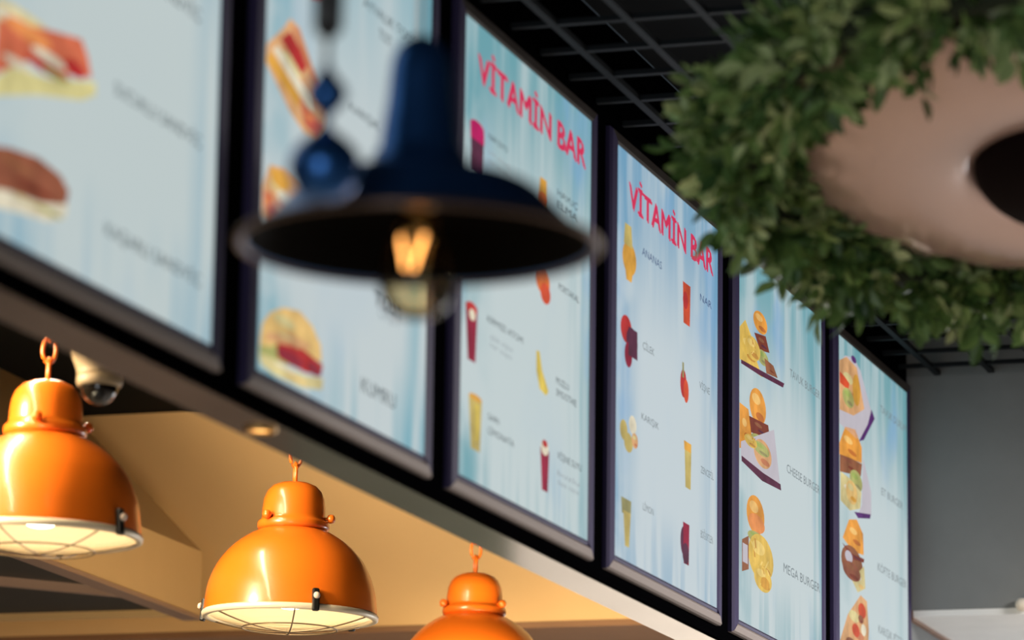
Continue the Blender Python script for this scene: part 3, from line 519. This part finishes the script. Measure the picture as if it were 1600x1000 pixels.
part('socket', lathe([(0, .08), (.02, .08), (.022, .05), (.019, .042), (0, .042)], 24), mat('brass_socket', (.4, .25, .1), .35, .9), nav, True)
zb_ = -.086; BS = 1.24
bprof = smooth_prof([(r*BS, zb_+z*BS) for r, z in ((0, 0), (.014, .0015), (.026, .009), (.0345, .026), (.0345, .044), (.028, .068), (.019, .088), (.0135, .1))], 4)
part('bulb', lathe(bprof+[(max(r-.0008, 0), z+.0006) for r, z in reversed(bprof)], 40), clear_glass('amber_bulb_glass', (.93, .87, .74), .22), nav, True, label='clear amber glass bulb')
m_fil = mat('glowing_filament', (1, .6, .25), .5, emit=(1, .48, .17), es=5.5)
fi = bmesh.new()
for sx, s2, sy in ((-.0205, .0065, 0), (.0065, -.0115, .004)):
    ax, ay = Vector((.305, -.952, 0)), Vector((.952, .305, 0))
    pts = [ax*sx+Vector((0, 0, .012))+ay*sy, ax*(sx+s2)+Vector((0, 0, -.028))+ay*sy]
    tube(pts, .0022, 8, False, fi)
part('filament', fi, m_fil, nav, True, label='glowing orange filament')
ld = bpy.data.lights.new('filament_light', 'POINT'); ld.energy = .12; ld.color = (1, .6, .25); ld.shadow_soft_size = .02
lo = bpy.data.objects.new('filament_light', ld); COL.objects.link(lo); lo.parent = nav; lo.location = (0, 0, -.005)
CW = (4.457, 1.680, 2.788)
cw = empty('counterweight', (CW[0], CW[1], CW[2]), 'round navy counterweight ball with bead hanging on a cord before the shade', 'counterweight')
K2 = 4.9/6300
part('ball', lathe(smooth_prof([(a*K2, b*K2) for a, b in [(0, -54), (20, -52), (40, -40), (54, -16), (57, 4), (50, 26), (34, 44), (18, 56), (9, 66), (5, 76)]], 3), 40), m_navy, cw, True)
part('bead', lathe(smooth_prof([(a*K2, b*K2) for a, b in [(5, 76), (11, 86), (24, 100), (32, 116), (29, 130), (17, 146), (8, 160), (5, 168)]], 3), 32), m_navy, cw, True)
part('cord', tube([(0, 0, 60*K2), (0, 0, ZC-CW[2])], .004, 8), m_blk, cw, True)
part('pulley_sleeve', lathe([(a*K2, b*K2) for a, b in [(5, 208), (16, 214), (23, 226), (24, 300), (23, 420), (10, 430), (5, 432)]], 24), m_blk, cw, True)

# ------------------------------------------------------------------ leafy wreath chandelier
m_rose = mat('rose_satin_dish', (.64, .43, .37), .24, .3, .6, bump=.05, bscale=6, var=.06, vscale=3)
m_hole = mat('dark_brown_hollow', (.006, .002, .002), .8, spec=.08)
WC = Vector((7.247, 1.230, 3.451))
nz = Vector((-0.2010, -0.0341, -0.9790)).normalized()      # dish hangs tilted, facing down and a little towards the shop front
wx = Vector((-0.1673, 0.9859, -0.0000)); wx = (wx-nz*wx.dot(nz)).normalized(); wy = nz.cross(wx)
wre = empty('wreath_chandelier', WC, 'hanging leafy green wreath around a rose coloured dish with dark centre', 'chandelier')
wre.rotation_euler = Matrix((wx, wy, nz)).transposed().to_euler(); WS = 1.154; wre.scale = (WS, WS, WS)
dish = smooth_prof([(.165, .0), (.18, .022), (.21, .034), (.27, .040), (.34, .034), (.41, .014), (.47, -.016), (.50, -.03)], 4)
bmd = lathe(dish, 96)
for v in bmd.verts:                                          # gathered puckers near the outer edge
    r = math.hypot(v.co.x, v.co.y); a = math.atan2(v.co.y, v.co.x)
    if r > .36: v.co.z += (r-.36)/.12*.006*(math.sin(a*23)+.6*math.sin(a*41+1))
part('dish', bmd, m_rose, wre, True, label='rose satin dish')
part('centre_dome', lathe(smooth_prof([(.172, .004), (.17, .03), (.14, .066), (.08, .09), (0, .098)], 4), 64), m_hole, wre, True, label='dark domed centre of the dish')
part('hoop', tube([(.55*math.cos(t*PI/32), .55*math.sin(t*PI/32), -.02) for t in range(64)], .03, 8, True), mat('dark_stem_green', (.02, .03, .012), .8), wre, True)
winv = Matrix((wx, wy, nz))
for k in range(3):
    a = 2*PI*k/3+.9
    p = Vector((.55*math.cos(a), .55*math.sin(a), -.02)); pw = (wx*p.x+wy*p.y+nz*p.z)*WS+WC
    q = winv @ (Vector((pw.x, pw.y, ZC+.01))-WC)/WS
    part('cable', tube([p, q], .002, 6), m_wire, wre)
def leaf_mat(name, c0, c1):
    m = bpy.data.materials.new(name); m.use_nodes = True; nt = m.node_tree; b = nt.nodes['Principled BSDF']
    g = nt.nodes.new('ShaderNodeNewGeometry'); oi = nt.nodes.new('ShaderNodeObjectInfo'); ad = nt.nodes.new('ShaderNodeMath'); ad.operation = 'ADD'
    fr = nt.nodes.new('ShaderNodeMath'); fr.operation = 'FRACT'; nt.links.new(g.outputs['Random Per Island'], ad.inputs[0]); nt.links.new(oi.outputs['Random'], ad.inputs[1]); nt.links.new(ad.outputs[0], fr.inputs[0])
    r = nt.nodes.new('ShaderNodeValToRGB'); r.color_ramp.elements[0].color = (*c0, 1); r.color_ramp.elements[1].color = (*c1, 1)
    nt.links.new(fr.outputs[0], r.inputs[0]); nt.links.new(r.outputs[0], b.inputs['Base Color']); b.inputs['Roughness'].default_value = .42
    b.inputs['Subsurface Weight'].default_value = 0; return m
m_leaf = leaf_mat('green_plastic_leaf', (.03, .08, .02), (.22, .36, .10))
m_leaf2 = leaf_mat('fresh_green_plastic_leaf', (.22, .34, .09), (.62, .70, .34))
LV = [(0, 0, 0), (.011, .014, .003), (.014, .03, .002), (.008, .046, -.003), (0, .056, -.007), (-.008, .046, -.003), (-.014, .03, .002), (-.011, .014, .003), (0, .03, -.003)]
LF = [(0, 1, 8), (1, 2, 8), (2, 3, 8), (3, 4, 8), (4, 5, 8), (5, 6, 8), (6, 7, 8), (7, 0, 8)]
def leaf_data(material):
    me = bpy.data.meshes.new('leaf'); me.from_pydata(LV, [], LF); me.materials.append(material); return me
ld1, ld2 = leaf_data(m_leaf), leaf_data(m_leaf2)
V, F, MI = [], [], []
single = []
view_l = (winv @ Vector((-0.9561, -0.1623, -0.2442))).normalized()      # towards the shop front
for s in range(1150):
    a = random.uniform(0, 2*PI); ph = random.uniform(0, 2*PI)
    rc = .53+random.uniform(-.02, .02)
    er = Vector((math.cos(a), math.sin(a), 0)); ez = Vector((0, 0, 1)); et = Vector((-math.sin(a), math.cos(a), 0))
    d = (er*math.cos(ph)*1.0+ez*math.sin(ph)*.75+et*random.uniform(-.7, .7)).normalized()
    base = er*rc+er*math.cos(ph)*.03+ez*(math.sin(ph)*.03-.01)
    ln_ = random.uniform(.05, .095)*(1 if math.cos(ph) > -.2 else .55)
    side = d.cross(Vector((random.uniform(-1, 1), random.uniform(-1, 1), random.uniform(-1, 1)))).normalized()
    fresh = random.random() < .3
    sc = random.uniform(.55, .95)
    for j in range(7):
        t = .2+.8*j/6
        p = base+d*ln_*t
        dirv = (d*(.55+.5*(j == 6)) + (side*(1 if j % 2 else -1))*(.9 if j < 6 else 0) + Vector((random.uniform(-.3, .3), random.uniform(-.3, .3), random.uniform(-.3, .3)))).normalized()
        nn = d.cross(side)+Vector((random.uniform(-.5, .5), random.uniform(-.5, .5), random.uniform(-.5, .5)))
        xx = dirv.cross(nn).normalized(); zz = xx.cross(dirv)
        Mx = Matrix((xx, dirv, zz)).transposed()
        off = p
        vis = (er.x < .25) and (ez.dot(d) > .05 or d.dot(view_l) > .3)   # sprigs on the side that faces the shop front
        if vis and j in (5, 6) and len(single) < 300 and random.random() < .45:
            single.append((off, Mx, sc, fresh)); continue
        i0 = len(V)
        for q in LV: V.append(tuple(off+Mx@(Vector(q)*sc)))
        for f in LF: F.append(tuple(i0+x for x in f)); MI.append(1 if fresh else 0)
me = bpy.data.meshes.new('foliage'); me.from_pydata(V, [], F); me.materials.append(m_leaf); me.materials.append(m_leaf2); me.polygons.foreach_set('material_index', MI); me.update()
tag(link('foliage', me, wre), 'dense small green leaves', kind='stuff')
for off, Mx, sc, fresh in single:
    o = link('leaf', ld2 if fresh else ld1, wre)
    o.matrix_local = Matrix.Translation(off) @ Mx.to_4x4() @ Matrix.Scale(sc, 4)
